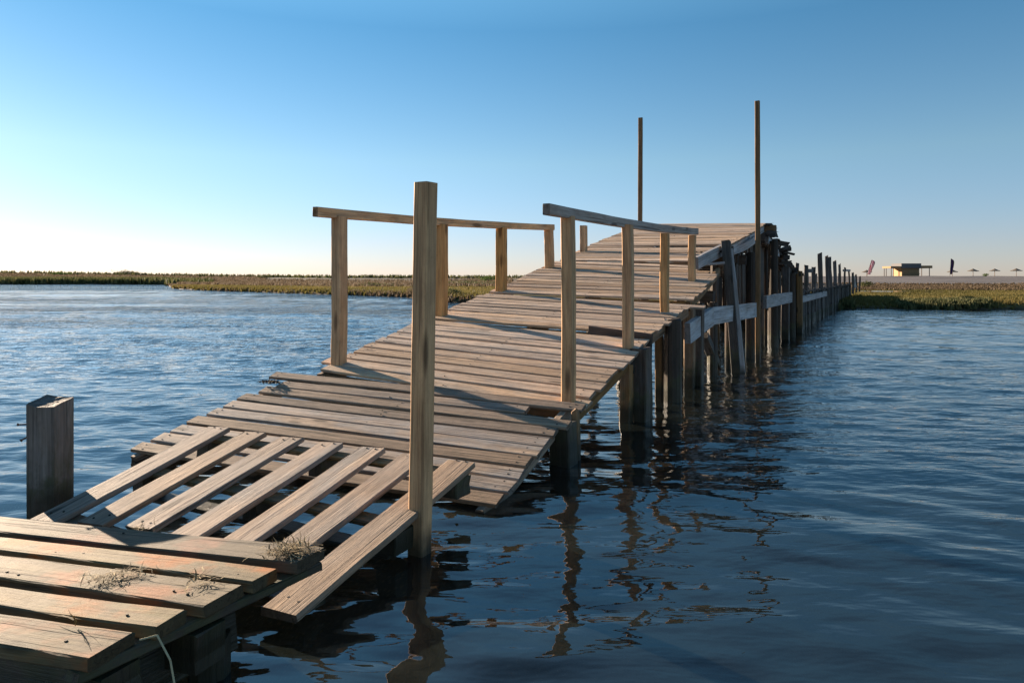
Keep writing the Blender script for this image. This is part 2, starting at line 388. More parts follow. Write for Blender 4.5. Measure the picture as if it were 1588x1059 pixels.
def deck(name, R0, R1, L0, L1, n, mat, fill=.86, T=.022, ej=.02, zj=.004, over=0, nails=True, skip=(), label=None, lext=None, rext=None):
    b = MB(); R0, R1, L0, L1 = map(Vector, (R0, R1, L0, L1))
    for i in range(n):
        if i in skip: continue
        t = (i+.5)/n; A = R0.lerp(R1, t); B = L0.lerp(L1, t)
        x = (B-A).normalized(); step = ((R1-R0)+(L1-L0))/(2*n); W = step.length*fill*RX(.93, 1.05)
        ra = (rext or {}).get(i, 0)+RX(-ej, ej); la = (lext or {}).get(i, 0)+RX(-ej, ej)
        A = A-x*ra; B = B+x*la
        A = A+UP*RX(-zj, zj)+step*RX(-.03, .03); B = B+UP*RX(-zj, zj)+step*RX(-.03, .03)
        xx, y, z = b.board(A, B, step, W, T, bow=RX(-.004, .003), wob=.0016, tipj=.006)
        if nails:
            L = (B-A).length
            for q in (.07, L*.5, L-.07):
                for sgn in (-1, 1):
                    if random.random() < .8:
                        b.nail(A+xx*(q+RX(-.015, .015))+y*(sgn*W*RX(.18, .33)), z, r=RX(.004, .006))
    o = b.build(name, mat, bridge)
    if label: o['label'] = label
    return o
# stations (right edge / left edge) of each stepped section
C_R0, C_R1 = Vector((-.075, 3.18, .045)), Vector((.42, 4.28, .325)); C_L0, C_L1 = Vector((-2.36, 4.19, .05)), Vector((-1.66, 5.16, .395))
D_R0, D_R1 = RE(903, 631), RE(1009, 525); D_L0, D_L1 = LE(487, 573), LE(656, 494)
E_R0, E_R1 = RE(1011, 518), RE(1074, 472); E_L0, E_L1 = LE(657, 493), LE(755, 454)
F_R0, F_R1 = RE(1078, 464), RE(1122, 413); F_L0, F_L1 = LE(758, 453), LE(863, 405)
G_R0, G_R1 = RE(1089, 404, .25), RE(1134, 380, .12); G_L0, G_L1 = LE(867, 403), LE(908, 383, 2.2)
K_R0, K_R1 = RE(1137, 378, .05), RE(1189, 346); K_L0, K_L1 = LE(910, 382, 2.2), LE(996, 347, 2.05)
deck('deck_section', C_R0, C_R1, C_L0, C_L1, 10, M_LOW, .825, label='lowest greyed deck section sloping down to the water', ej=.015,
     lext={8: -.09, 7: -.04, 9: .13}, rext={8: -.27, 9: .06, 7: .05})
deck('deck_section', D_R0, D_R1, D_L0, D_L1, 10, M_DECK, .85, lext={0: -.06, 1: .06})
deck('deck_section', E_R0, E_R1, E_L0, E_L1, 10, M_DECK, .86, rext={9: .13})
deck('deck_section', F_R0, F_R1, F_L0, F_L1, 12, M_DECK, .87, rext={9: -.1, 10: -.26, 11: -.28})
deck('deck_section', G_R0, G_R1, G_L0, G_L1, 8, M_DECK, .9)
deck('deck_section', K_R0, K_R1, K_L0, K_L1, 15, M_DECK, .9)
# the far side of the hump, running down to the jetty
Q_R0 = K_R1+DIR*.12+UP*-.02; Q_R1 = redge(15.2, .98); Q_L0 = K_L1+DIR*.12+UP*-.02; Q_L1 = Q_R1+PERP*2.0
deck('deck_section', Q_R0, Q_R1, Q_L0, Q_L1, 30, M_PILE, .9, ej=.04, zj=.03, nails=False, label='dark ragged deck running down behind the hump')

# bearers under the sections
def bearers(R0, R1, L0, L1, mat, hh=.10, w=.045, fr=(.03, .5, .97), down=.023, ext=.02):
    for q in fr:
        b = MB(); A = Vector(R0).lerp(Vector(L0), q); B = Vector(R1).lerp(Vector(L1), q); d = (B-A).normalized()
        b.board(A-d*ext-UP*down, B+d*ext-UP*down, PERP, w, hh, wob=.002)
        b.build('bearer', mat, bridge)
bearers(C_R0, C_R1, C_L0, C_L1, M_LOW, .085)
bearers(D_R0, D_R1, D_L0, D_L1, M_BROWN, .10)
bearers(E_R0, E_R1, E_L0, E_L1, M_BROWN, .10)
bearers(F_R0, F_R1, F_L0, F_L1, M_BROWN, .10)
bearers(G_R0, G_R1, G_L0, G_L1, M_PALE, .13, fr=(.5, .97))
bearers(K_R0, K_R1, K_L0, K_L1, M_PALE, .12)
bearers(Q_R0, Q_R1, Q_L0, Q_L1, M_PILE, .14)
def part_beam(name, A, B, w, h, mat, side=None, **k):
    b = MB(); b.beam(A, B, w, h, side, **k); return b.build(name, mat, bridge)
# short cross planks closing the steps
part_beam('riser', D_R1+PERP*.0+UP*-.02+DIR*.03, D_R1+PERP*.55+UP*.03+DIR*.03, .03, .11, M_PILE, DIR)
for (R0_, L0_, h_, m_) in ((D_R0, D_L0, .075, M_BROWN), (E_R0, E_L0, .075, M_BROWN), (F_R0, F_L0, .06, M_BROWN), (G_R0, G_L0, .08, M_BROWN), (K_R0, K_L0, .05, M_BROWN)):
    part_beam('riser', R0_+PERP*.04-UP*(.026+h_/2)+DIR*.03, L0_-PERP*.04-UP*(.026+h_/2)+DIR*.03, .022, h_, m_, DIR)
# loose end boards sticking out on the right of the third step
b = MB(); A = RE(1073, 411, -.02)
b.board(at(1123, 406, 8.05), at(1070, 410, 8.12), DIR, .15, .03); b.build('loose_board', M_PALE, bridge)['label'] = 'short pale board jutting out below the weedy step'
b = MB(); b.board(at(1079, 399, 7.75), at(1124, 377, 8.55), PERP, .05, .14, nseg=5); b.build('side_board', M_PALE, bridge)
b = MB(); b.board(at(1130, 384, 8.85), at(1170, 366, 9.75), PERP, .05, .10, bow=-.03); b.build('side_board', M_PALE, bridge)
part_beam('end_beam', K_R1+PERP*.5+UP*-.09+DIR*.06, K_R1-PERP*.13+UP*-.09+DIR*.06, .10, .11, M_BROWN, DIR)

# pilings: (column, waterline row, top z, width, kind)
def piling(px, wy, ztop, wd, mat, kind='square', lean=(0, 0), name='piling', zbot=-.6):
    D = FPX*EYE/(wy-HY); p = Vector(((px-CX)*D/FPX, D, 0)); b = MB()
    A = p+UP*zbot; B = p+Vector((lean[0], lean[1], ztop))
    if kind == 'round': b.log(A, B, wd/2*1.06, wd/2*.95, n=12)
    else: b.board(A, B, PERP, wd, wd*(kind if isinstance(kind, float) else 1.), nseg=8, wob=.004, centre=True, cham=.008, tipj=.012)
    return b.build(name, mat, bridge, base=p)
piling(874, 718, .24, .13, M_PILE); piling(893, 712, .30, .045, M_BROWN)
piling(971, 655, .44, .085, M_BROWN); piling(992, 652, .56, .13, M_PILE); piling(1006, 648, .56, .05, M_OLD)
piling(1022, 622, .66, .07, M_BROWN); piling(1043, 624, .74, .16, M_PILE, 'round')
piling(1069, 600, .80, .10, M_BROWN); piling(1082, 598, .84, .11, M_PILE)
piling(1105, 582, .82, .12, M_PILE, 'round'); piling(1131, 570, 1.50, .11, M_PILE, 'round')
piling(1164, 556, 1.45, .13, M_PILE, 'round'); piling(1199, 538, 1.70, .16, M_PILE, 'round'); piling(1218, 528, 1.3, .13, M_PILE)
piling(1240, 516, 1.26, .11, M_BROWN); piling(1228, 522, 1.2, .14, M_PILE, 'round')
# the left row of pilings
for D, zt in ((5.0, .33), (6.1, .52), (7.3, .75), (8.7, 1.05), (10.2, 1.35), (12, 1.7), (13.6, 1.2)):
    p = redge(D, 0, 2.0 if D < 10 else 1.8); b = MB(); b.log(p-UP*.6, p+UP*zt, .085, .075, n=10); b.build('piling', M_PILE, bridge, base=p)
for D, zt in ((7.4, .72), (9.5, 1.25), (11.5, 1.7)):
    p = redge(D, 0, 1.0); b = MB(); b.log(p-UP*.6, p+UP*zt, .08, .07, n=10); b.build('piling', M_PILE, bridge, base=p)
# cross beams carrying the deck
for (D, z, w_) in ((4.05, .19, 2.2), (5.25, .43, 2.2), (6.3, .64, 2.2), (7.6, .9, 2.2), (9.3, 1.35, 2.1), (10.7, 1.75, 2.0)):
    A = redge(D, z, .02); part_beam('cross_beam', A, A+PERP*w_+UP*.09, .10, .12, M_PILE, DIR)
# pale side beams and leaning planks on the right side
b = MB(); b.beam(at(1066, 517, 6.62), at(1103, 491, 7.45), .06, .20, nseg=6); b.build('side_beam', M_PALE, bridge)
b = MB(); b.beam(at(1101, 491, 7.43), at(1172, 480, 9.15), .055, .19, nseg=8, wob=.003); b.build('side_beam', M_PALE, bridge)
b = MB(); b.beam(at(1186, 468.5, 9.6), at(1226, 461, 12.1), .055, .18, nseg=8, wob=.003); b.build('side_beam', M_PALE, bridge)
b = MB(); b.beam(at(1152, 585, 8.0), at(1132, 386, 8.25), .07, .025, nseg=8, wob=.003); b.build('leaning_plank', M_PALE, bridge)['label'] = 'bleached plank leaning against the pilings'
b = MB(); b.beam(at(1143, 585, 8.05), at(1126, 374, 8.3), .10, .10, nseg=8); b.build('leaning_plank', M_OLD, bridge)
b = MB(); b.beam(at(1200, 537, 11.6), at(1198, 480, 11.9), .09, .03, nseg=4); b.build('leaning_plank', M_PALE, bridge)
b = MB(); b.beam(at(1091, 520, 7.6), at(1112, 568, 7.9), .10, .08, nseg=4); b.build('brace', M_OLD, bridge)
b = MB(); b.beam(at(1189, 372, 10.9), at(1214, 404, 13.0), .06, .12, nseg=4); b.build('brace', M_PALE, bridge)
# upright boards closing the hump's right side
b = MB(); D = 8.25
while D < 14.2:
    zt = np.interp(D, [8, 9.2, 10.6, 12, 15.2], [1.15, 1.45, 1.72, 1.45, .8])+RX(-.16, .08); zb = RX(.55, .75) if D < 11.2 else -.3
    p = redge(D, 0, .14+RX(-.03, .03)); wd = RX(.10, .19)
    b.board(p+UP*zb, p+UP*zt+DIR*RX(-.03, .03), DIR, wd, .03, centre=True, nseg=4, wob=.004, tipj=.05)
    D += wd*.875*RX(.95, 1.25)
b.build('side_boarding', M_PILE, bridge)
# ragged heap of broken board ends along the far slope of the hump
for i in range(26):
    t = RX(0, 1); D = 10.75+t*3.9; z = np.interp(D, [10.7, 15.2], [1.93, .98])+RX(-.14, .05)
    p = redge(D, z, RX(-.06, .12)); L = RX(.10, .22); b = MB()
    b.beam(p-PERP*L*.5+DIR*RX(-.1, .1), p+PERP*L+DIR*RX(-.1, .1)+UP*RX(-.08, .1), RX(.08, .2), RX(.04, .11), DIR, nseg=3, wob=.004, tipj=.03)
    b.build('broken_board', M_PILE, bridge, base=p)

# railings
def railing(posts, A, B, wpost, hr, wr, mat_post, mat_rail, label):
    rl = empty('railing', (0, 0, 0)); rl.parent = bridge; rl.location = Vector(posts[0][0])-world_loc(bridge); rl['label'] = label
    for (p, zt) in posts:
        b = MB(); p = Vector(p); lean = Vector((RX(-.012, .012), RX(-.012, .012), 0))
        b.board(p-UP*.10, Vector((p.x, p.y, zt))+lean, PERP, wpost*RX(.95, 1.05), wpost*RX(.95, 1.05), centre=True, nseg=9, wob=.003, cham=.006, tint=RX(.0, .35))
        b.build('post', mat_post, rl, base=p)
    b = MB(); b.board(A, B, PERP, wr, hr, centre=True, nseg=14, bow=-.02, wob=.003, cham=.005, tipj=.003)
    b.build('rail', mat_rail, rl)
def LP(px, py, inset=.1): return LE(px, py, 2.25-inset)
pl = [(LP(525, 573), 0), (LP(683.5, 497), 0), (LP(776.5, 455), 0), (LP(852, 418), 0)]
tops = (337, 349, 354, 356)
pl = [(p, EYE-(ty-HY)*p.y/FPX+.005) for (p, _), ty in zip(pl, tops)]
A = LP(489, 328); B = LP(857, 353)
A2 = A.copy(); A2.z = EYE-(328-HY)*A.y/FPX
railing(pl, A, B, .097, .075, .055, M_NEW, M_NEW, 'left railing, four square posts under a sagging brown rail')
pr = [(RE(882, 615, .12), 337), (RE(974.5, 523, .10), 350), (RE(1031, 467, .12), 363), (RE(1073, 428, .2), 366)]
pr = [(p, EYE-(ty-HY)*p.y/FPX+.005) for p, ty in pr]
railing(pr, RE(847, 325, .12), RE(1080, 359, .18), .073, .07, .05, M_NEW, M_RAIL, 'right railing, four square posts under a greyed rail')
p = LE(905, 396, 2.1); b = MB(); b.board(p-UP*.1, p+UP*(46*p.y/FPX), PERP, .085, .085, centre=True, nseg=4, wob=.002); b.build('stub_post', M_NEW, bridge, base=p)

# ------------------------------------------------------------------ posts and poles standing free
def upright(name, base, top, w_, d_, mat, label, cat, side=None, group=None, nseg=16, wob=.002, tipj=.003):
    b = MB(); b.board(Vector(base)-UP*.75, top, side or PERP, w_, d_, centre=True, nseg=nseg, wob=wob, cham=.006, tipj=tipj, tint=RX(.12, .3))
    o = b.build(name, mat, None, base=Vector(base)); return tag(o, label, cat, group)
upright('post', at(645, 855, 2.755), at(661, 284, 2.755), .073, .071, M_NEW, 'tall square pine post rising from the water beside the slatted pallet', 'post')
upright('pole', at(1175.5, 560, 9.1), at(1174.5, 157, 9.1), .062, .05, M_BROWN, 'tallest thin pole, standing in the water at the right edge of the hump', 'pole')
D = 11.75; upright('pole', Vector(((992-CX)*D/FPX, D, 0)), at(993, 183, D), .07, .055, M_BROWN, 'thin pole on the far left corner of the hump, shorter than its neighbour', 'pole')

# the stout grey-black post at the left, hollowed top, two bent nails
D = 3.12; base = Vector(((78-CX)*D/FPX, D, 0)); ztop = EYE-(618-HY)*D/FPX
bm = MB(); n = 16; hw = .067; ang = R(24); ex = Vector((math.cos(ang), -math.sin(ang)*-1, 0)); ex = Matrix.Rotation(R(25), 3, 'Z') @ -PERP; ey = Matrix.Rotation(R(25), 3, 'Z') @ DIR
ring = []
for k in range(4):
    c = [(-1, -1), (1, -1), (1, 1), (-1, 1)][k]; d = [(-1, -1), (1, -1), (1, 1), (-1, 1)][(k+1) % 4]
    for q in range(5): ring.append((hw*(c[0]+(d[0]-c[0])*q/5), hw*(c[1]+(d[1]-c[1])*q/5)))
ring = [(a*(.965 if abs(abs(a)-abs(b)) < 1e-6 else 1), b*(.965 if abs(abs(a)-abs(b)) < 1e-6 else 1)) for a, b in ring]
jit = [RX(-.003, .003) for _ in ring]
def topz(a, b_): return ztop-.015+.012*(b_/hw)-.004*(a/hw)+RX(-.002, .002)+.006*(abs(a)/hw)**2
pts = []; us = []
for i in range(9):
    u = i/8; P = []
    for (a, b_), j in zip(ring, jit):
        zt = topz(a, b_) if i == 8 else -.7+(ztop-.03+.7)*u
        P.append(base+ex*(a+j+RX(-.001, .001))+ey*(b_+j+RX(-.001, .001))+UP*zt)
    pts.append(P); us.append(u*1.2)
bm.sweep(pts, us, ring, cap=False, tint=.5)
b0 = len(bm.v)-len(ring); prev = list(range(b0, b0+len(ring)))
for s_ in (.72, .4):
    cur = []
    for (a, b_) in ring:
        cur.append(len(bm.v)); bm.v.append(base+ex*(a*s_)+ey*(b_*s_)+UP*(topz(a*s_, b_*s_)-.004*(1-s_)))
        bm.gc.append(Vector((a*3, b_, .3))); bm.tint.append(.35)
    for k in range(len(ring)): bm.f.append((prev[k], prev[(k+1) % 20], cur[(k+1) % 20], cur[k]))
    prev = cur
bm.f.append(tuple(prev))
mp = empty('mooring_post', base, 'stout grey-black square post with hollowed top and bent nails, left of the slatted pallet', 'post')
bm.build('shaft', M_STUB, mp)
M_RUST = flat('rusted_steel', (.07, .04, .025), .7, .4, 40)
for zz, dz, lt in ((.44, .0, .055), (.405, -.035, .04)):
    b = MB(); A = base-ex*hw*.98+ey*-.02+UP*zz; B = A-ex*lt-ey*.02+UP*dz; b.log(A+ex*.02, B, .0035, .0035, n=6, nseg=3, rough=0, flat=True)
    d = (B-A).normalized(); b.log(B, B+d*.004, .007, .007, n=6, nseg=1, rough=0, flat=True); b.build('nail', M_RUST, mp)

# ------------------------------------------------------------------ slatted pallet lying from the platform up onto the lowest deck
pal = empty('pallet', (-1.0, 3.0, .0), 'open pallet of seven spaced slats sloping from the platform onto the lowest deck', 'pallet')
f1, f7 = Vector((-1.61, 3.75, .285)), Vector((-.235, 3.19, .252)); n1, n7 = Vector((-1.93, 2.80, .108)), Vector((-.725, 2.12, .066))
b = MB()
for i in range(7):
    t = i/6; F_ = f1.lerp(f7, t); Nn = n1.lerp(n7, t)
    d = (Nn-F_).normalized(); e = RX(-.012, .012)
    if i in (1, 2): Nn = Nn-d*.07*(i)
    xx, y, z = b.board(Nn, F_-d*e, PERP, .143*RX(.94, 1.04), .026, nseg=8, wob=.002, bow=RX(-.006, .002), cham=.004, tipj=.012 if i in (1, 2) else .005)
    for q in (.06, .98):
        for sg in (-1, 1): b.nail(Nn.lerp(F_, q)+y*sg*.025+xx*RX(-.02, .02)+z*.001, z, .0045)
b.build('slats', M_SLAT, pal)
def across(t): return f1.lerp(n1, t), f7.lerp(n7, t)
for t in (.05, .46, .9):
    A, B = across(t); b = MB(); ex_ = (B-A).normalized()
    b.board(A-ex_*.04-UP*.028, B+ex_*.045-UP*.028, DIR, .09, .022); b.build('cross_board', M_BROWN, pal)
for t in (.05, .46):
    for q in (0.0, .5, 1.0):
        A, B = across(t); c = A.lerp(B, q)-UP*.05; b = MB(); h_ = .085 if q else .09
        b.board(c-UP*.001, c-DIR*.001-UP*h_, PERP, .09, .12, centre=True, nseg=2, wob=.003); b.build('block', M_OLD, pal)
b = MB(); A, B = across(0.46); b.board(A-UP*.14, B-UP*.14, DIR, .1, .02); b.build('bottom_board', M_PILE, pal)

# ------------------------------------------------------------------ front platform
plat = empty('platform', (-1.5, 2.0, 0), 'low platform of five broad damp boards with rusty stains in the lower left corner', 'platform')
zr, zl = .28, .17
def onplat(px, py): # point of the tilted platform top
    r = (px-CX)/FPX
    # plane through right edge (z=.28) and the far-left (z=.17): z = .28 - k*dist to the left
    lo, hi = .6, 6
    for _ in range(50):
        m = (lo+hi)/2; P = at(px, py, m); s_ = (P-Vector((-.6, 2.09, 0))); q = s_.dot(Vector((-.92, .39, 0)))
        if P.z-(zr-.0717*q) > 0: lo = m
        else: hi = m
    return at(px, py, lo)
rows = [((0, 798), (494, 848), (0, 824), (470, 872)), ((0, 831), (437, 881), (0, 851.5), (381, 901)), ((0, 858.5), (383, 906), (0, 894.5), (308, 936)),
        ((0, 907), (296, 944), (0, 937.5), (236, 969)), ((0, 949), (218, 980), (0, 998.5), (121, 1017))]
b = MB(); ends = []
for i, (a0, a1, c0, c1) in enumerate(rows):
    FL, FR, NL, NR = onplat(*a0), onplat(*a1), onplat(*c0), onplat(*c1)
    A = (FR+NR)/2; B = (FL+NL)/2; d = (B-A).normalized(); B = B+d*.5
    y = PLD = Vector((d.y, -d.x, 0)); W = abs((FR-NR).dot(y))*.5+abs((FL-NL).dot(y))*.5
    xx, yy, z = b.board(A, B, y, W, .034, nseg=10, wob=.0022, bow=RX(-.004, .004), cham=.004, tipj=.004)
    ends.append((A, B, W))
    for q in (.09, .15, .75, .82):
        if random.random() < .75: b.nail(A+xx*(q+RX(-.03, .03))+yy*W*RX(-.3, .3)-z*.0005, z, RX(.0025, .004))
b.build('deck_boards', M_PLAT, plat)
PD = (ends[0][0]-ends[-1][0]).normalized(); PW = (ends[0][1]-ends[0][0]).normalized()
for k, off in enumerate((.05, .4, .8, 1.25)):
    A = ends[-1][0]+PW*off-PD*.06-UP*.036; B = ends[0][0]+PW*off+PD*.05-UP*.036
    b = MB(); b.board(A, B, PW, .1, .026, nseg=6, wob=.003); b.build('bearer', M_SHADEP, plat)
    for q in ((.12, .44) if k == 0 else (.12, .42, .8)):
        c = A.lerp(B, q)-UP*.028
        b = MB(); b.board(c, c-UP*.10, PW, .12, .10, centre=True, nseg=3, wob=.004); b.build('block', M_SHADEP, plat)
    b = MB(); b.board(A-UP*.03+PW*.06, B-UP*.03+PW*.06-PD*(0 if k else .22), PW, .03, .15, nseg=4, wob=.003); b.build('stringer', M_SHADEP, plat)  # stringer deepened to close the side, standing in for dark shade underneath
b = MB(); b.board(ends[-1][0]-PD*.045-UP*.037+PW*.02, ends[-1][1]-PD*.045-UP*.037, PD, .03, .14, nseg=6, wob=.004); b.build('front_board', M_SHADEP, plat)
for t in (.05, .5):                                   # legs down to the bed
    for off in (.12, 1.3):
        c = ends[-1][0].lerp(ends[0][0], t+.1)+PW*off-UP*.15; b = MB(); b.log(Vector((c.x, c.y, -.7)), c, .06, .055, n=10, nseg=4); b.build('leg', M_SHADEP, plat)

# dry grass washed up on the platform, and the cord hanging off its corner
M_STRAW = leafmat('dry_grass', (.05, .035, .015), (.16, .11, .05), (.42, .33, .19), .8, .1)
def tuft(name, c, n, spread, length, label, axis=None, up=.35):
    V = []; F = []; t = []
    for i in range(n):
        p = Vector(c)+Vector((RY(0, 1), RY(0, 1), 0))*spread
        if axis is not None: p = p+Vector(axis)*RX(-.5, .5)
        d = Vector((RY(0, 1), RY(0, 1), RX(-.05, up))).normalized(); s_ = d.cross(UP).normalized()*RX(.001, .0028); L = length*RX(.4, 1.3)
        z0 = RX(.0, .016); pts = []
        q = p+UP*z0; dd = d.copy()
        for k in range(4):
            pts.append(q.copy()); q = q+dd*L/3; dd = (dd+Vector((RY(0, .3), RY(0, .3), RX(-.35, .1)))).normalized(); q.z = max(q.z, p.z+.002)
        b0 = len(V)
        for k, qq in enumerate(pts):
            ww = s_*(1-.25*k); V += [qq-ww, qq+ww]
        for k in range(3): F.append((b0+2*k, b0+2*k+1, b0+2*k+3, b0+2*k+2))
        t += [random.random()]*8
    V = np.array([tuple(v) for v in V]); o = raw_mesh(name, V, np.array(F), M_STRAW, attrs={'tint': t}, loc=c)
    return tag(o, label, 'dry grass')
tuft('dry_grass', onplat(448, 858)+UP*.004, 420, .026, .042, 'tangle of dry grass caught on the far right corner of the platform', axis=(.05, .02, 0))
tuft('dry_grass', onplat(178, 897)+UP*.002, 130, .014, .045, 'long strand of dry grass across the middle platform board', axis=(.14, .06, 0), up=.2)
tuft('dry_grass', onplat(305, 906)+UP*.002, 40, .022, .05, 'thin scatter of pale straw near the end of the middle board', up=.5)
tuft('dry_grass', onplat(115, 972)+UP*.003, 5, .004, .06, 'few bent straws standing on the nearest board', up=2.)
tuft('dry_grass', n1.lerp(n7, .34)+DIR*.14+UP*.012, 70, .02, .04, 'brown dead grass on the broken third slat end', axis=(.06, -.03, 0))
p0 = onplat(217, 985); b = MB(); pts = [p0+Vector((0, 0, -.01)), p0+Vector((.045, -.01, .006)), p0+Vector((.085, -.03, -.04)), p0+Vector((.11, -.045, -.13)), p0+Vector((.12, -.05, -.25))]
for k in range(4): b.log(pts[k], pts[k+1], .0022, .0022, n=6, nseg=3, rough=0, flat=True)
tag(b.build('cord', flat('pale_cord', (.35, .30, .18), .9, .3, 60), None, base=p0), 'thin pale cord drooping from the platform corner to the water', 'cord')

# dark weed on the deck edge
M_WEED = leafmat('dried_seaweed', (.012, .010, .008), (.04, .03, .022), (.12, .085, .05), .7, .0)
def weed(c, n, sx, sy, size, label, ax=PERP):
    V = []; F = []; t = []
    for i in range(n):
        p = Vector(c)+ax*RY(0, sx)+DIR*RY(0, sy)+UP*abs(RY(0, size*.5))
        b0 = len(V); r_ = size*RX(.4, 1)
        q = [Vector((RY(0, 1), RY(0, 1), RY(0, 1))).normalized()*r_ for _ in range(4)]
        V += [p+k for k in q]; F += [(b0, b0+1, b0+2), (b0, b0+2, b0+3), (b0, b0+1, b0+3), (b0+1, b0+2, b0+3)]; t += [random.random()]*4
    o = raw_mesh('seaweed', np.array([tuple(v) for v in V]), np.array(F), M_WEED, attrs={'tint': t}, loc=c); return tag(o, label, 'seaweed', kind='stuff')
c8 = C_L0.lerp(C_L1, .83)
weed(c8+PERP*-.02+UP*.006, 220, .05, .024, .012, 'black clump of dried seaweed on the left edge of the lowest deck')
weed(G_R0.lerp(G_R1, .45)+PERP*.16+UP*.006, 40, .12, .12, .022, 'scraps of dark seaweed strewn on the third step by the right edge')

# ------------------------------------------------------------------ old jetty carrying on to the shore
jet = empty('jetty', redge(20, 0, 1), 'old grey jetty of close-set upright boards running from the hump to the marsh', 'jetty')
b = MB(); D = 14.2
while D < 33:
    p = redge(D, 0, RX(-.03, .03)); wd = RX(.13, .22); zt = .80+RX(-.12, .06)
    b.board(p-UP*.6, p+UP*zt, DIR, wd, .05, centre=True, nseg=3, wob=.006, tipj=.05); D += wd*.875*RX(.98, 1.15)
b.build('boarding', M_OLD, jet)
b = MB(); D = 14.2
while D < 33:
    p = redge(D, 0, 1.9+RX(-.03, .03)); wd = RX(.13, .22)
    b.board(p-UP*.6, p+UP*(.8+RX(-.1, .05)), DIR, wd, .05, centre=True, nseg=3, wob=.006, tipj=.05); D += wd*.875*RX(1.0, 1.4)
b.build('boarding', M_PILE, jet)
b = MB(); D = 14.9
while D < 33:
    A = redge(D, .83+RX(-.02, .02), -.05); b.board(A, A+PERP*2+UP*RX(-.02, .02), DIR, .16, .03, nseg=3); D += .155
b.build('deck', M_OLD, jet)
b = MB(); b.beam(redge(14.5, .66, -.055), redge(20, .66, -.055), .05, .14); b.build('side_beam', M_PALE, jet)
for (x0, x1, y0) in ((1230, 1236, 409), (1246, 1253, 413), (1257, 1264, 416), (1267, 1275, 394), (1279, 1284, 398), (1284.5, 1290, 400), (1291.5, 1297.5, 405),
                     (1300, 1304, 410), (1307, 1310.5, 415), (1315, 1318, 419), (1320, 1324, 423), (1326, 1329, 426), (1331, 1334, 429)):
    cx_ = (x0+x1)/2; q = redge(1.94/(.554-(cx_-CX)/FPX), 0, -.02); D = q.y; wd = (x1-x0)*D/FPX/1.25; zt = EYE-(y0-HY)*D/FPX
    b = MB(); b.board(q+UP*.3, q+UP*zt+DIR*RX(-.05, .05)+PERP*RX(-.03, .03), PERP, wd, wd*.9, centre=True, nseg=5, wob=.01, tipj=.05)
    b.build('post', M_OLD, jet, base=q+UP*.3)
for (px, y0, y1, ins) in ((1248, 420, 446, 1.0), (1262, 425, 446, 1.6), (1283, 418, 446, 1.9), (1300, 424, 446, 1.8), (1309, 420, 446, 1.9)):
    r = (px-CX)/FPX; D = (1.94+ins/math.cos(TH))/(.554-r); q = redge(D, 0, ins); zt = EYE-(y0-HY)*D/FPX
    b = MB(); b.board(q+UP*.4, q+UP*zt, PERP, .13, .13, centre=True, nseg=4, wob=.01, tipj=.04); b.build('post', M_OLD, jet, base=q+UP*.4)
for (xa, xb, yy, m_) in ((1250, 1262, 420, M_OLD), (1308, 1318, 419.5, M_PALE)):
    A = redge(1.94/(.554-(xa-CX)/FPX), 0); A = at(xa, yy, A.y); B = redge(1.94/(.554-(xb-CX)/FPX), 0); B = at(xb, yy, B.y)
    b = MB(); b.beam(A, B, .06, .09, nseg=3); b.build('crossbar', m_, jet)
b = MB(); A = at(1326, 446, 36); B = at(1323.5, 428, 36); b.beam(A, B, .13, .04, nseg=3); b.build('loose_board', M_PALE, jet)

# ------------------------------------------------------------------ vegetation
def blades(name, P, hmin, hmax, wid, k, mat, label, lean=.35, tint=None, cat='grass'):
    """P (n,3): a tuft of k blades at every point"""
    n = len(P); rs = np.random.RandomState(len(name)+n)
    P = np.repeat(P, k, 0); m = len(P)
    P = P+np.concatenate([rs.normal(0, .06, (m, 2)), np.zeros((m, 1))], 1)*(hmax/.3)
    h = rs.uniform(hmin, hmax, m); a = rs.uniform(0, 6.28, m); la = rs.uniform(0, 6.28, m); ll = rs.uniform(0, lean, m)*h
    ww = wid*rs.uniform(.6, 1.4, m)
    V = np.zeros((m, 3, 3)); V[:, 0] = P; V[:, 1] = P; V[:, 2] = P
    V[:, 0, 0] -= np.cos(a)*ww; V[:, 0, 1] -= np.sin(a)*ww; V[:, 1, 0] += np.cos(a)*ww; V[:, 1, 1] += np.sin(a)*ww
    V[:, :2, 2] -= .03
    V[:, 2, 0] += np.cos(la)*ll; V[:, 2, 1] += np.sin(la)*ll; V[:, 2, 2] += h
    t = rs.uniform(0, 1, n) if tint is None else tint
    t = np.clip(np.repeat(t, k)+rs.normal(0, .12, m), 0, 1)
    o = raw_mesh(name, V.reshape(-1, 3), np.arange(m*3).reshape(-1, 3), mat, attrs={'tint': np.repeat(t, 3)})
    return tag(o, label, cat, kind='stuff')
def scatter(n, r0, r1, d0, d1, seed, pw=1.0):
    rs = np.random.RandomState(seed); r = rs.uniform(r0, r1, n); u = rs.uniform(0, 1, n)
    S0 = shore(r); y = np.exp(np.log(S0+d0)+u**pw*(np.log(d1)-np.log(S0+d0))); x = r*y
    z = height(x, y); ok = z > .03
    return np.stack([x[ok], y[ok], z[ok]], 1)
M_MARSH = leafmat('marsh_grass', (.055, .05, .014), (.115, .097, .028), (.165, .115, .045), .7, .4)
M_REED = leafmat('brown_reed', (.06, .043, .026), (.12, .088, .056), (.18, .142, .10), .8, .35)
M_BELT = leafmat('brown_belt', (.05, .034, .02), (.095, .068, .04), (.15, .11, .07), .8, .3)
M_SHRUB = leafmat('dark_shrub', (.03, .04, .014), (.075, .08, .03), (.14, .13, .055), .7, .3)
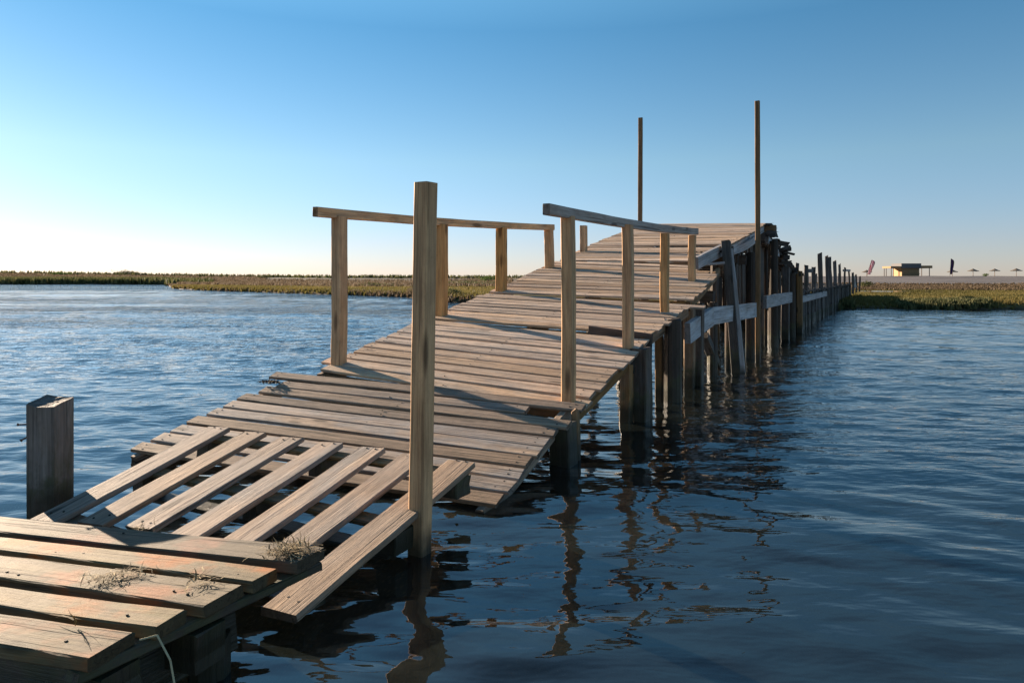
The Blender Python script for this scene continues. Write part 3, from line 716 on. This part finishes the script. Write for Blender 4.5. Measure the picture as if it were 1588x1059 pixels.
P = scatter(15000, .42, .86, .2, 62, 1); blades('marsh_grass', P, .05, .14, .03, 5, M_MARSH, 'short olive marsh grass beyond the right-hand water', tint=np.clip(.5+.35*vnoise(P[:, 0]*.3, P[:, 1]*.3, 6), 0, 1))
P = scatter(8000, .40, .88, 24, 88, 2); blades('reeds', P, .08, .22, .10, 4, M_BELT, 'brown reed belt at the foot of the pebble ridge')
P = scatter(1900, .44, .70, -.2, 25.6, 5); P = P[(P[:, 0]/P[:, 1] < .50) | (P[:, 0]/P[:, 1] > .565)]; blades('bank_scrub', P, .08, .20, .05, 5, M_SHRUB, 'dark scrub along the muddy right bank')
P = scatter(12000, -.50, -.02, .3, 75, 3); blades('spit_grass', P, .10, .24, .045, 5, M_MARSH, 'golden green grass covering the low spit on the left', tint=np.clip(.6+.35*vnoise(P[:, 0]*.2, P[:, 1]*.2, 9), 0, 1))
P = scatter(2600, -.506, -.38, .05, 110, 15); blades('tip_scrub', P, .06, .2, .10, 4, M_REED, 'low brown sedge on the tip of the spit')
P = scatter(3200, -.49, -.03, -.2, 46, 4); P = P[(P[:, 1]-shore(P[:, 0]/P[:, 1])) < 1.6]; blades('spit_edge_scrub', P, .08, .2, .06, 5, M_REED, 'brown sedge along the water edge of the spit')
P = scatter(7000, -.49, -.0, 14, 170, 12); P = P[P[:, 1] > 62]; blades('spit_scrub', P, .2, .5, .10, 4, M_REED, 'brown and grey scrub behind the spit')
P = scatter(15000, -.95, -.36, 4, 260, 13, .8); P = P[P[:, 1] > 128]; blades('dune_scrub', P, .2, .55, .16, 4, M_REED, 'pale brown scrub on the low dunes across the lagoon')
P = scatter(4500, -.95, -.44, .5, 138, 14); P = P[P[:, 1] > 105]; blades('far_bank_scrub', P, .4, 1.2, .22, 5, M_SHRUB, 'dark scrub on the far bank at the water line')
rs = np.random.RandomState(5)
r = rs.uniform(-.95, .02, 1500); y = rs.uniform(205, 300, 1500); x = r*y; P = np.stack([x, y, height(x, y)], 1)
blades('dune_top_scrub', P, .4, 1.3, .4, 6, M_SHRUB, 'thin line of dark scrub on the skyline at the left')

def shrub(name, base, w_, h_, n, leaf, mat, label, cat='shrub', flatk=1.0):
    """a bush: stem parts and many leaf faces in clumps through the crown"""
    base = Vector(base); root = empty(name, base, label, cat)
    rs = np.random.RandomState(int(abs(base.x*97+base.y*31)) % 9999)
    nc = max(5, n//28); cc = rs.normal(0, 1, (nc, 3)); cc /= np.linalg.norm(cc, axis=1)[:, None]; cc *= rs.uniform(.3, 1, (nc, 1))**.5
    cc[:, 0] *= w_/2; cc[:, 1] *= w_/2; cc[:, 2] = (cc[:, 2]*.5+.5)*h_*.85+h_*.08
    cr = rs.uniform(.10, .24, nc)*w_; tn = rs.uniform(0, 1, nc)
    idx = rs.randint(0, nc, n); P = cc[idx]+rs.normal(0, 1, (n, 3))*cr[idx][:, None]*np.array([1, 1, .55*h_/w_*1.6]); P[:, 2] = np.maximum(P[:, 2], .03)
    a = rs.normal(0, 1, (n, 3)); a /= np.linalg.norm(a, axis=1)[:, None]; b_ = np.cross(a, rs.normal(0, 1, (n, 3))); b_ /= np.linalg.norm(b_, axis=1)[:, None]
    L = leaf*rs.uniform(.6, 1.3, (n, 1)); V = np.stack([P-a*L, P+b_*L*.45, P+a*L, P-b_*L*.45], 1)+np.array(base)
    t = np.clip(tn[idx]*.7+rs.uniform(0, .3, n), 0, 1)
    raw_mesh('crown', V.reshape(-1, 3), np.arange(n*4).reshape(-1, 4), mat, parent=root, attrs={'tint': np.repeat(t, 4)})
    b = MB()
    for k in range(5):
        q = cc[rs.randint(nc)]; b.log(base-UP*.1, base+Vector(q.tolist())*.8, h_*.03, h_*.012, n=6, nseg=3)
    b.build('stem', M_PILE, root)
    return root
M_GREEN = leafmat('green_bush', (.03, .05, .012), (.07, .11, .02), (.13, .16, .035), .7, .3)
def ground(px, D): x = (px-CX)*D/FPX; return Vector((x, D, float(height(np.array([x]), np.array([float(D)]))[0])))
shrub('shrub', ground(199, 212), 5.2, 1.5, 900, .22, M_SHRUB, 'broad dark shrub on the skyline of the far left dunes')
shrub('shrub', ground(92, 200), 4.6, 1.0, 500, .2, M_GREEN, 'low yellowish green bush on the far left dunes')
shrub('shrub', ground(411, 180), 3.0, 1.0, 400, .18, M_SHRUB, 'small dark shrub on the scrub behind the spit tip')
shrub('shrub', ground(757, 120), 2.7, 1.0, 900, .11, M_GREEN, 'bright green bush left of the third railing post')
shrub('shrub', ground(700, 33), .75, .42, 900, .035, M_SHRUB, 'near dark shrub at the water edge beside the second railing post')
shrub('shrub', ground(636, 40), .5, .45, 500, .035, M_REED, 'brown sedge bush just left of the tall pine post')
for (px, D, w_, h_, lab) in ((715, 75, 3.4, .62, 'wide dark bush low behind the second railing post'), (752, 72, 3.0, .6, 'wide dark bush low behind the third railing post'), (592, 66, 3.2, .5, 'wide dark bush on the spit between first railing post and tall post'),
                             (565, 300, 4.4, 1.5, 'treetop clump on the skyline right of the first railing post'), (615, 290, 4.6, 1.6, 'skyline clump of trees just left of the tall pine post'), (730, 300, 3.6, 1.2, 'skyline clump between second and third railing posts')):
    shrub('shrub', ground(px, D), w_, h_, 700, .05*w_/2, M_SHRUB, lab)
shrub('shrub', ground(1342, 62), 1.0, .62, 500, .07, M_SHRUB, 'dark shrub at the landward end of the jetty')
shrub('shrub', ground(1528, 129), 1.0, .55, 200, .1, M_GREEN, 'small bush on the ridge between first and second lone parasols')

# a sliver of open water on the marsh
D0, D1 = 37, 40.5; xs = np.linspace(-1, 1, 24); V = []
for s_ in xs:
    x = .5*((1333+1412)/2-CX)/FPX*(D0+D1)+s_*1.5; hw_ = 1.0*(1-s_*s_)**.5*(1 if s_ < 0 else .6)+.02
    V += [(x, (D0+D1)/2-hw_, .375), (x, (D0+D1)/2+hw_, .375)]
n_ = len(xs); F = [(2*i, 2*i+2, 2*i+3, 2*i+1) for i in range(n_-1)]
n = N('still_pool'); gl = n.n('BsdfGlossy'); gl.inputs['Roughness'].default_value = .05; n.set(gl.inputs[0], (.9, .92, .95)); n.t.links.new(gl.outputs[0], n.out.inputs[0])
tag(raw_mesh('pool_water', np.array(V), np.array(F), n.m), 'thin bright sliver of standing water on the marsh', 'water', kind='structure')

# ------------------------------------------------------------------ beach kiosk, feather flags and parasols on the pebble ridge
DK = 132.0; SC = DK/FPX
def gz(px, D=DK): return ground(px, D)
M_FASCIA = flat('grey_roof_board', (.10, .095, .095), .8); M_HUT = flat('honey_plank_wall', (.30, .18, .075), .7, .35, 3); M_CANOPY = flat('brown_canopy', (.26, .15, .07), .8); M_DARKW = flat('dark_timber', (.07, .05, .04), .8)
kb = Vector(((1412-CX)*SC, DK, gz(1412).z)); kio = empty('kiosk', kb, 'wooden beach kiosk with dark flat roof and side canopies on the ridge', 'kiosk')
zb = kb.z-.1
def zpx(y): return EYE-(y-HY)*SC
def xpx(x): return (x-CX)*SC
def boxm(b, x0, x1, y0, y1, z0, z1, tint=.5):
    b.board(Vector((x0, (y0+y1)/2, (z0+z1)/2)), Vector((x1, (y0+y1)/2, (z0+z1)/2)), (0, 1, 0), y1-y0, z1-z0, centre=True, nseg=1, wob=0, cham=.01, tipj=0, tint=tint)
b = MB(); boxm(b, xpx(1398.5), xpx(1425.5), DK, DK+3, zb, zpx(415)); wl = b.build('wall', M_HUT, kio)
b = MB()
for y in np.linspace(417, 426.5, 6): boxm(b, xpx(1398.2), xpx(1425.8), DK-.03, DK-.001, zpx(y+.35), zpx(y-.35))
b.build('batten', M_DARKW, wl)
b = MB(); boxm(b, xpx(1396.8), xpx(1427.5), DK-.25, DK+3.2, zpx(415.8), zpx(408.6)); b.build('roof', M_FASCIA, kio)
b = MB(); boxm(b, xpx(1380.5), xpx(1396.6), DK-.2, DK+2.8, zpx(416), zpx(413)); c1 = b.build('canopy', M_CANOPY, kio)
b = MB(); boxm(b, xpx(1427.7), xpx(1445), DK-.2, DK+2.8, zpx(416), zpx(412)); c2 = b.build('canopy', M_CANOPY, kio)
for px in (1382.3, 1385.5, 1441.5):
    for yy in (DK, DK+2.5):
        b = MB(); boxm(b, xpx(px)-.05, xpx(px)+.05, yy, yy+.1, zb-.2, zpx(416)); b.build('post', M_DARKW, kio)
b = MB(); boxm(b, xpx(1425.6), xpx(1427), DK+.1, DK+1.5, zpx(425), zpx(424)); b.build('counter', M_DARKW, kio)

M_POLE = flat('parasol_pole', (.16, .11, .07), .7); M_THATCH = flat('thatch', (.10, .08, .06), .9, .4, 8)
def parasol(px, ytop, wpx, label, D=DK, xo=0):
    base = gz(px, D); s_ = D/FPX; root = empty('parasol', base, label, 'parasol', 'thatched parasols on the ridge')
    zt = EYE-(ytop-HY)*s_; hw_ = wpx/2*s_; b = MB(); b.log(base-UP*.2, Vector((base.x, base.y, zt-.05)), .05, .04, n=8, nseg=3, rough=.02); b.build('pole', M_POLE, root)
    V = [(base.x, base.y, zt)]; F = []; n = 28
    rng_ = []
    for (f, dz) in ((.35, .22), (.72, .42), (1.0, .52), (.97, .60)):
        row = []
        for k in range(n):
            a = k*2*math.pi/n; q = f*hw_*(1+(RX(-.05, .05) if f > .9 else 0)); row.append(len(V)); V.append((base.x+q*math.cos(a), base.y+q*math.sin(a), zt-dz*hw_*.9+(RX(-.03, .02) if f > .9 else 0)))
        rng_.append(row)
    for k in range(n): F.append((0, rng_[0][k], rng_[0][(k+1) % n], 0))
    me = bpy.data.meshes.new('canopy'); faces = [(0, rng_[0][k], rng_[0][(k+1) % n]) for k in range(n)]
    for a_, b_ in zip(rng_[:-1], rng_[1:]):
        for k in range(n): faces.append((a_[k], b_[k], b_[(k+1) % n], a_[(k+1) % n]))
    inner = []
    for k in range(n): inner.append(len(V)); a = k*2*math.pi/n; V.append((base.x+.05*math.cos(a), base.y+.05*math.sin(a), zt-.25*hw_))
    for k in range(n): faces.append((rng_[-1][k], inner[k], inner[(k+1) % n], rng_[-1][(k+1) % n]))
    me.from_pydata([Vector(v)-base for v in V], [], faces); me.materials.append(M_THATCH); me.update()
    o = bpy.data.objects.new('canopy', me); COL.objects.link(o); o.parent = root
parasol(1509, 416.5, 16, 'thatched parasol nearest the dark feather flag, first of three in a row to its right')
parasol(1542.5, 416.5, 14.5, 'thatched parasol in the middle of the three right of the dark flag')
parasol(1576, 416, 16, 'thatched parasol farthest from the kiosk, close to the picture edge')
parasol(1344, 418.5, 15, 'thatched parasol half behind the pale striped feather flag', DK+3)
parasol(1477, 418, 15, 'thatched parasol half behind the dark feather flag', DK+3)
def flagmat(name, stops, sx, sz):
    n = N(name); s = n.n('SeparateXYZ'); n.set(s.inputs[0], n.n('TexCoord').outputs['Generated'])
    u = n.math('FRACT', n.math('ADD', n.math('MULTIPLY', s.outputs[0], sx), n.math('MULTIPLY', s.outputs[2], sz)))
    x = n.ramp(u, *stops); n.t.nodes[-1].color_ramp.interpolation = 'CONSTANT'
    p = n.principled(x, .7); tr = n.n('BsdfTranslucent'); n.set(tr.inputs[0], x); mx = n.n('MixShader'); mx.inputs[0].default_value = .45
    n.t.links.new(p.outputs[0], mx.inputs[1]); n.t.links.new(tr.outputs[0], mx.inputs[2]); n.t.links.new(mx.outputs[0], n.out.inputs[0]); return n.m
MF1 = flagmat('pale_striped_cloth', ((0, (.45, .16, .18)), (.3, (.6, .5, .52)), (.62, (.34, .10, .16)), (.8, (.6, .5, .52))), 2.0, .6)
MF2 = flagmat('dark_cloth', ((0, (.03, .025, .09)), (.45, (.10, .03, .08)), (.62, (.05, .03, .1)), (.86, (.75, .55, .1))), .98, 0)
def feather(px, y0, y1, wpx, leanpx, mat, label):
    base = gz(px); root = empty('feather_flag', base, label, 'flag')
    n = 12; P = []; 
    for i in range(n+1):
        u = i/n; x = xpx(px+leanpx*u**1.4); P.append(Vector((x, DK, base.z-.2+(zpx(y0)-base.z+.2)*u)))
    b = MB()
    for i in range(n): b.log(P[i], P[i+1], .03, .028, n=6, nseg=1, rough=0, flat=True)
    b.build('pole', M_DARKW, root)
    V = []; F = []
    for i in range(2, n+1):
        u = i/n; wv = wpx*SC*(1 if u < .8 else math.sqrt(max(0.02, 1-((u-.8)/.2)**2)))*(.75+.25*u)
        for dy in (-.012, .012):
            V.append(P[i]+Vector((.03, dy+.05*math.sin(u*7), 0))); V.append(P[i]+Vector((wv, dy+.16*math.sin(u*5+1), -.05)))
    m = n-1
    for i in range(m-1):
        a = 4*i; c = a+4; F += [(a, a+1, c+1, c), (a+2, c+2, c+3, a+3), (a, c, c+2, a+2), (a+1, a+3, c+3, c+1)]
    F += [(0, 2, 3, 1), (4*(m-1), 4*(m-1)+1, 4*(m-1)+3, 4*(m-1)+2)]
    raw_mesh('cloth', np.array([tuple(v) for v in V]), np.array(F), mat, parent=root)
feather(1344.5, 403, 428, 6.5, 7.5, MF1, 'pale red striped feather flag leaning right, left of the kiosk')
feather(1473, 401, 427, 5, 1.8, MF2, 'dark purple feather flag with yellow edge, right of the kiosk')
